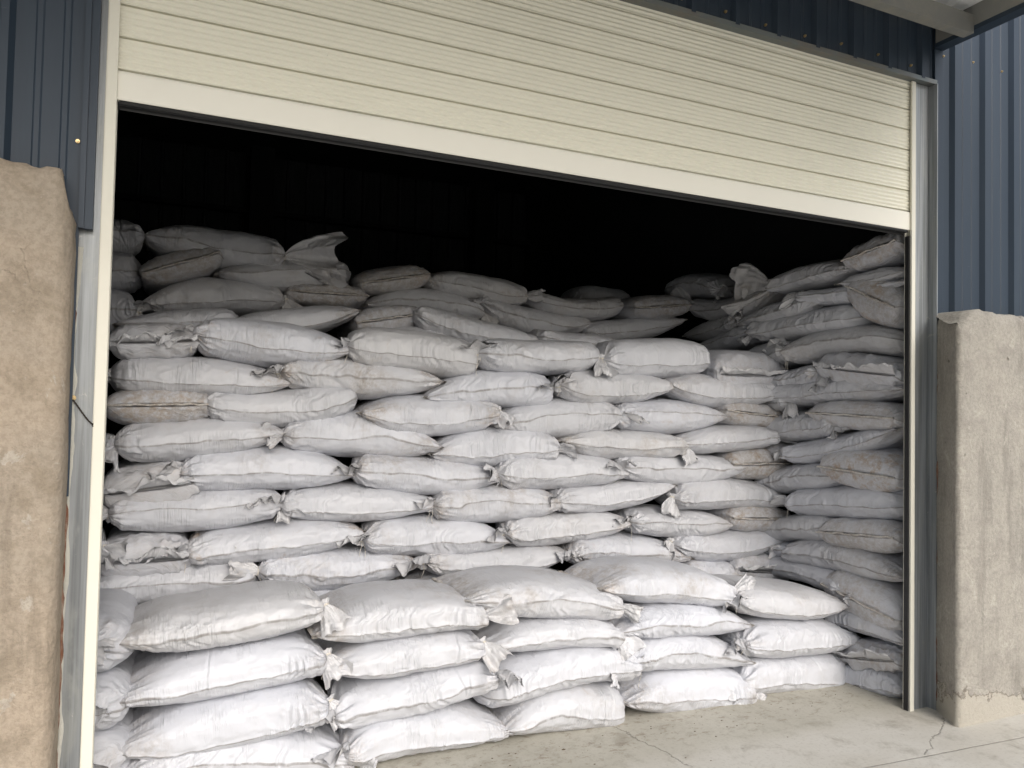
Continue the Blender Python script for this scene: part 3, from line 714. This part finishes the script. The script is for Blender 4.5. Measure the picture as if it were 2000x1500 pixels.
P('stained sack topping the fourth column of the front pile, large flared mouth at right', 1170,1150,1428,1162,1092,1181,'S','Tok', dirt=1., rust=.35, hmax=.088)
P('bottom sack at the right end of the front pile, folded right end', 1440,1330,1666,1318,1280,1360,'Td','F', dirt=.7)
P('middle sack at the right end of the front pile, clean with a pointed right tip', 1432,1252,1672,1244,1213,1284,'Tu','S', dirt=.4)
P('top sack at the right end of the front pile, scuffed pointed right tip', 1428,1168,1656,1180,1130,1214,'To','S', dirt=.85, hmax=.088)

# ---- main wall of sacks
GW = 'sacks in the main wall'
def Wl(label, *a, **kw): return long_x(label, GW, 1.05, 1.24, .235, *a, **kw)
def We(label, *a, **kw): return end_x(label, GW, 1.10, 1.0, *a, **kw)
# lowest row in sight
Wl('sack half hidden behind the front pile\'s leftmost column, lowest in the main wall', 470,1215,830,1185,1150,1225,'Tn','S')
Wl('small glimpsed sack behind the gap of the front pile\'s second and third columns', 800,1150,1110,1140,1112,1180,'S','Tn')
Wl('grimy speckled sack behind the flared mouth of the front pile\'s fourth column', 1325,1122,1452,1124,1094,1150,'Tn','S', dirt=1.)
We('crumpled sack with open mouth at the right foot of the main wall', 1420,1108,1532,1112,1085,1140,'M', dirt=.6)
# row 10 (tenth from the top)
Wl('clean sack at the left end of the tenth row of the main wall', 150,1160,512,1128,1100,1186,'Tn','Fn', dirt=.25)
Wl('sack with a pinched tuft pointing left, second in the tenth row of the main wall', 505,1116,820,1100,1076,1156,'Tok','S', dirt=.75, rust=.5)
Wl('third sack in the tenth row of the main wall, ruffled mouth at left', 826,1096,1112,1080,1072,1136,'Tuk','S', dirt=.5)
Wl('fourth sack in the tenth row of the main wall, knotted brownish left end', 1108,1082,1345,1088,1050,1110,'Tu','S', dirt=.7, rust=.4)
Wl('fifth sack in the tenth row of the main wall, upturned right tip', 1312,1062,1534,1050,1040,1098,'To','S', dirt=.4)
# row 9
We('sack with a rumpled open mouth, left end of the ninth row of the main wall', 196,1092,372,1082,1042,1126,'M', dirt=.4, rust=.1)
Wl('long sack with rusty right end, second in the ninth row of the main wall', 362,1082,712,1040,1020,1098,'Tuk','S', dirt=.5, rust=.9)
Wl('third sack in the ninth row of the main wall, grey smudges below', 708,1052,996,1058,1012,1091,'Tu','S', dirt=.5)
Wl('fourth sack in the ninth row of the main wall, folded flap at left', 985,1040,1234,1020,1000,1066,'Tu','S', dirt=.55, rust=.3)
Wl('fifth sack in the ninth row of the main wall, tuft pointing up left', 1224,1018,1432,1024,998,1053,'Tu','S', dirt=.45)
We('stubby dirty hemmed sack end on, right end of the ninth row', 1406,1008,1534,1010,990,1039, dirt=1., rust=.6)
# row 8
Wl('leftmost sack of the eighth row of the main wall, knots at both ends', 212,1004,552,982,958,1040,'To','Td', dirt=.5)
Wl('second sack in the eighth row of the main wall, crumpled collar at left', 545,984,858,985,950,1022,'Tuk','S', dirt=.3)
Wl('third sack in the eighth row of the main wall, dirty pointed right end', 842,986,1104,983,947,1024,'Tu','S', dirt=.95)
Wl('fourth sack in the eighth row of the main wall, right corner turned up', 1080,978,1316,948,942,1000,'To','S', dirt=.4)
Wl('fifth sack in the eighth row of the main wall, radiating pleats at its tied left', 1310,972,1545,980,934,996,'Td','S', dirt=.5)
# row 7
We('sack with a long frilly open mouth, left end of the seventh row', 200,962,384,938,904,987,'M', dirt=.35)
Wl('second sack in the seventh row of the main wall, small knot at left', 348,926,694,926,874,957,'Tu','S', dirt=.5, rust=.4)
Wl('third sack in the seventh row of the main wall, two dark creases', 690,918,988,932,894,969,'Tu','S', dirt=.7, folds=4)
Wl('fourth sack in the seventh row of the main wall, pleated flap at left', 968,924,1230,922,882,957,'To','S', dirt=.45)
Wl('fifth sack in the seventh row of the main wall, crumpled tuft rising at left', 1204,910,1456,913,888,950,'Tuk','S', dirt=.35)
We('brown stained hemmed sack end on, right end of the seventh row', 1408,905,1542,902,880,937, dirt=1., rust=1.)
# row 6
Wl('white cut-off sack end beside the left guide rail in the sixth row', -20,872,228,868,846,898,'S','Tn', dirt=.3)
Wl('long smooth sack with vertical gathers at left, sixth row of the main wall', 224,868,556,846,814,898,'Td','S', dirt=.4)
Wl('second long sack in the sixth row of the main wall, sharp right tip', 552,850,862,874,808,893,'To','S', dirt=.55)
Wl('third long sack in the sixth row of the main wall, twisted right neck', 846,888,1088,876,832,910,'S','To', dirt=.4)
Wl('fourth long sack in the sixth row of the main wall, mouth drooping right', 1096,862,1334,872,838,898,'S','Td', dirt=.75)
Wl('fifth long sack in the sixth row of the main wall, short tuft at right', 1316,868,1510,852,831,886,'S','To', dirt=.4)
We('knotted sack end tucked behind the sixth row\'s right end', 1488,885,1550,884,862,905,'P', dirt=.7)
# row 5
We('stained sack end on with a straight stitched hem, left end of the fifth row', 204,792,420,789,762,829, dirt=1., rust=.8)
Wl('second sack in the fifth row of the main wall, diagonal crease at right', 402,790,708,772,760,834,'Tn','F', dirt=.35)
Wl('third sack in the fifth row of the main wall, dark gap at its left', 704,808,970,806,773,853,'S','Td', dirt=.7, rust=.4)
Wl('fourth sack in the fifth row of the main wall, tuft standing up at right', 964,828,1206,812,780,857,'S','Tuk', dirt=.5)
Wl('fifth sack in the fifth row of the main wall, reddish grime near its right tip', 1196,812,1418,814,782,846,'Tn','S', dirt=.6, rust=.4)
We('small dirty hemmed sack end on, right end of the fifth row', 1394,800,1518,816,790,836, dirt=1., rust=.7)
# row 4
Wl('leftmost sack of the fourth row of the main wall, scattered brown smudges', 208,732,568,750,696,777,'F','S', dirt=.5, rust=.7)
Wl('second sack in the fourth row of the main wall, soiled tuft rising at left', 545,726,866,746,700,775,'Tu','S', dirt=.85, rust=.4)
Wl('third sack in the fourth row of the main wall, boxy right end', 830,776,1094,766,722,795,'S','F', dirt=.4)
Wl('fourth sack in the fourth row of the main wall, white collar at its left', 1090,752,1318,752,726,790,'Tuk','S', dirt=.5, rust=.3)
Wl('fifth sack in the fourth row of the main wall, small white mouth poking right', 1300,750,1508,766,734,796,'S','To', dirt=.65)
# row 3 (top of the wall)
We('crumpled sack with a wide open ruffled mouth on the main wall\'s top left', 214,672,388,668,632,700,'M', dirt=.5, rust=.5)
Wl('sack with brown marks and tight creases, second on the main wall\'s top row', 374,652,688,683,630,712,'Tuk','S', dirt=.6, rust=.6, folds=5)
Wl('third sack on the main wall\'s top row, small rusty tear mark', 678,676,946,708,643,728,'To','F', dirt=.35, rust=.3, folds=2)
Wl('fourth sack on the main wall\'s top row, round knot facing forward at left', 932,690,1182,692,662,732,'Tuk','F', dirt=.5, folds=3)
Wl('fifth sack on the main wall\'s top row, white flap hanging at left', 1174,704,1398,700,662,736,'Td','F', dirt=.35)
We('crinkled shiny sack with open mouth ending the main wall\'s top row at right', 1384,732,1518,734,682,758,'M', dirt=.4)

# ---- dim sacks just behind the top of the main wall
GV = 'dim sacks behind the main wall'
def Vl(label, *a, **kw): return long_x(label, GV, 1.48, 1.68, .235, *a, **kw)
Vl('shadowed sack lying just behind the top left sacks of the main wall', 225,634,470,622,604,664,'S','F')
Vl('shadowed sack with dark seam behind the creased second top sack', 420,642,704,606,598,660,'S','S', dirt=.7)
end_x('small shadowed hemmed sack end on between the rear tier and third top sack', GV, 1.6, 1.5, 686,634,818,616,602,650, dirt=.8)
Vl('sliver of a dim sack behind the third sack of the top row', 735,664,880,660,636,690,'S','S')
Vl('dim sack sloping down behind the third and fourth top sacks', 806,614,1066,672,622,678,'Tn','S', dirt=.6)
Vl('round dim sack shoulder behind the forward-facing knot', 872,684,1150,690,650,712,'S','S')
Vl('narrow dim sack peeping out above the fourth top sack', 1046,660,1215,672,650,700,'Tn','S')

# ---- rear tier, high and dark
GU = 'sacks of the dark rear tier'
def Ul(label, *a, **kw): return long_x(label, GU, 1.80, 2.02, .24, *a, **kw)
def Ue(label, *a, **kw): return end_x(label, GU, 1.86, 1.76, *a, **kw)
Ul('high dim sack cut off by the left guide rail, pleats running to its right tip', 40,450,280,458,415,490,'S','Tn', dirt=.7, folds=5)
Ul('dark rounded sack below the topmost left one beside the guide rail', 60,525,276,522,488,560,'S','Fn', dirt=.7)
Ul('dark crumpled sack beside the left guide rail, lowest of three', 70,600,268,606,562,650,'S','Tu', dirt=.6)
Ul('topmost long sack at the rear left with a huge crumpled mouth standing up', 282,458,558,500,438,518,'S','ToK', dirt=.6, folds=1)
Ue('small hemmed sack end on under the topmost rear left sack, slanting hem', 274,540,432,498,490,548, dirt=.9, rust=.5)
Ul('rear sack under the big crumpled mouth, dark left tip', 424,532,694,528,506,568,'S','Fn', dirt=.6)
Ul('long dark plump sack in the rear tier\'s third layer at left, tuft at right', 266,600,558,588,538,610,'S','Td', dirt=.6)
Ue('low hemmed sack end on right of the long dark plump one', 554,572,718,582,556,600, dirt=.9)
Ue('brown stained hemmed sack end on at the rear tier\'s top, right of the big mouth', 694,558,834,540,518,567, dirt=1., rust=1.)
Ul('long rear sack below the brown stained end, rusty drip at right', 714,594,944,612,557,618,'S','Td', dirt=.6, rust=.3)
Ul('humped sack on the rear tier\'s top middle, fan-shaped tuft at right', 834,544,1030,580,528,590,'S','To', dirt=.7, rust=.4)
Ul('rear sack with a tied collar at left and upturned right tip, below the humped one', 938,592,1160,630,600,656,'Tu','S', dirt=.5)
Ul('short saddle-shaped sack on the rear tier, right of the fan-shaped tuft', 1040,578,1230,590,580,624,'F','F', dirt=.6)
Ue('rear hemmed sack end on with pale hem, beside the saddle-shaped one', 1222,605,1336,598,576,620, dirt=.8)
Ul('rightmost long sack of the rear tier, pointed right end raised', 1142,646,1342,624,620,665,'Tn','S', dirt=.5)
long_x('barely lit sack behind the saddle-shaped one at the rear', GU, 2.35, 2.55, .24, 1120,585,1240,592,558,604,'Tn','F')

# ---- stack along the right-hand side
GR = 'sacks stacked along the right side'
def Ry(label, *a, **kw): return long_y(label, GR, *a, **kw)
def Re(label, *a, **kw): return end_y(label, GR, *a, **kw)
Re('topmost sack of the right stack, stitched hem slanting up to the guide rail', 1660,514,1778,470,462,520, dirt=.9, rust=.5)
Ry('long high sack of the right stack with a big crumpled pale mouth at its left', 1508,562,1675,522,508,558,'ToK','S', dirt=.6)
Ry('dark sack under the topmost hemmed one, high beside the right guide rail', 1640,556,1800,524,520,562,'S','S', dirt=.6)
Ry('high right sack with pale frayed mouth at left, half behind the pleated pillow', 1562,582,1780,548,552,592,'To','S', dirt=.6, rust=.4)
Re('pleated pillow-like sack with slanting brown hem, high beside the right guide rail', 1668,560,1790,612,556,640, dirt=.95, rust=.7, swell=1.05)
Ry('sack with a round puckered plug at its right end, upper right stack', 1466,648,1692,612,600,660,'Td','F', dirt=.65)
Ry('fat bent sack with soiled puckered right end, below the plugged one', 1538,694,1772,672,632,694,'Tok','F', dirt=.75, rust=.6)
Re('shiny crinkled sack with white open mouth, right stack beside the guide rail', 1606,716,1775,736,690,752,'M', dirt=.35)
Ry('sack tucked behind the main wall\'s top right end, pale collar at right', 1430,712,1542,684,668,722,'S','Tu', dirt=.5)
Ry('right stack sack below the pale collar, thread dangling from its right mouth', 1470,752,1610,726,720,772,'S','Td', dirt=.6, rust=.4)
Ry('long right stack sack with dark hemmed right end, twisted neck at left', 1512,774,1772,760,726,790,'To','S', dirt=.75)
Ry('small dark knotted sack end deep in the corner beside the main wall\'s fourth row', 1474,792,1542,786,768,808,'F','Td', dirt=.7)
Re('right stack sack with a long pale hem, beside the fifth row', 1590,806,1775,818,784,840, dirt=.8)
Ry('right stack sack left of the long pale hem, puckered dirty right end', 1494,838,1634,824,802,862,'Tn','Td', dirt=.8)
Ry('right stack sack slanting up to a small stitched end at its right', 1532,886,1760,838,846,902,'To','S', dirt=.7)
Re('right stack sack with a tan stain on top and a white corner', 1614,910,1775,934,864,952, dirt=.7, rust=.9)
Ry('right stack sack in the corner, left of the tan stained one', 1486,945,1655,928,902,964,'Tn','S', dirt=.7)
Ry('big right stack sack with a round knotted right end', 1540,984,1772,986,945,1018,'Tu','F', dirt=.5)
Ry('right stack sack under the big knotted one, pleated white right end', 1492,1038,1630,1034,1004,1060,'Tn','Fd', dirt=.5)
Re('grimy flattish hemmed sack of the right stack, below the big knotted one', 1610,1036,1775,1050,1014,1080, dirt=1.)
Ry('long speckled sack of the right stack sloping down to the guide rail', 1534,1078,1775,1130,1058,1128,'To','S', dirt=1.)
Ry('dim sliver of a sack in the corner at the main wall\'s ninth row', 1480,1082,1548,1076,1060,1092,'S','S')
Ry('right stack sack in the corner sloping down behind the front pile\'s top right', 1486,1100,1660,1152,1092,1146,'Tn','Td', dirt=.6)
Re('hemmed sack of the right stack sloping steeply down to the guide rail', 1620,1136,1775,1212,1126,1214, dirt=.9, rust=.3)
Ry('right stack sack below the steep hemmed one, beside the front pile\'s tip', 1606,1206,1775,1258,1184,1246,'Tn','S', dirt=.8)
Re('low right stack sack with a pale ragged open mouth near the floor', 1632,1276,1775,1290,1252,1306,'M', dirt=.8)
Ry('bottom sack of the right stack lying on the floor beside the guide rail', 1648,1318,1775,1352,1296,1366,'Tn','S', dirt=.8)
# far end of the right stack
Ry('rounded dark sack with a pleated knot at the far top of the right stack', 1292,572,1412,566,532,578,'F','Td', dirt=.5)
Ry('dark sack with crumpled left mouth below the far rounded one', 1350,598,1500,566,576,628,'Tok','S', dirt=.6)
Ry('very dark slanting sack between the far end and the plugged sack', 1440,634,1610,584,584,634,'S','S', dirt=.5)
Ry('very dark sack with a small pale tie, far in the right corner', 1336,656,1446,622,620,664,'S','To', dirt=.5)
Ry('lowest very dark sack in the far right corner above the main wall', 1340,690,1478,640,648,690,'S','Fn', dirt=.5)

# ---- short stack seen end on at the left
GL = 'sacks stacked end on at the left'
def Le(label, *a, **kw): return end_x(label, GL, .46, .36, *a, grow=1.0, **kw)
Le('upper bulging sack end between left guide rail and front pile, tied mouth on top', 60,1262,262,1250,1205,1330,'Tu', dirt=.4, wrk=.4, nshift=0)
Le('middle bulging sack end squeezed between left guide rail and front pile', 50,1378,258,1372,1318,1430,'F', dirt=.3, wrk=.4)
Le('lowest bulging sack end between left guide rail and front pile, at the picture bottom', 40,1490,262,1484,1418,1545,'F', dirt=.35, wrk=.4)
long_x('upper wrinkled sack mouth poking out at the left guide rail beside the ninth row', GW, 1.0, 1.2, .2, 60,1090,206,1075,1050,1120,'S','To', dirt=.5)

# ------------------------------------------------------------------ crumbs of mud and leaf on the floor
rng = np.random.default_rng(5); mb = MB()
for k in range(95):
    if k < 65: x = rng.uniform(.9, 3.6); y = .34-.12*abs(rng.normal())-.02
    else: x = rng.uniform(1., 5.); y = rng.uniform(-1.2, .3)
    r = rng.uniform(.0025, .007)*(1 if rng.random() < .93 else 2.2); i = len(mb.v); n = 6; a0 = rng.uniform(0, 6)
    mb.v.append((x, y, r*.5))
    for q in range(n):
        rr = r*rng.uniform(.5, 1.2); mb.v.append((x+rr*math.cos(a0+q*2*PI/n), y+.7*rr*math.sin(a0+q*2*PI/n), .0012))
    for q in range(n): mb.f.append((i, i+1+q, i+1+(q+1) % n))
o = mb.build('mud_crumbs', M_CRUMB, None, (2, 0, 0)); tag(o, 'dark crumbs of mud scattered on the concrete floor', 'crumbs', kind='stuff')
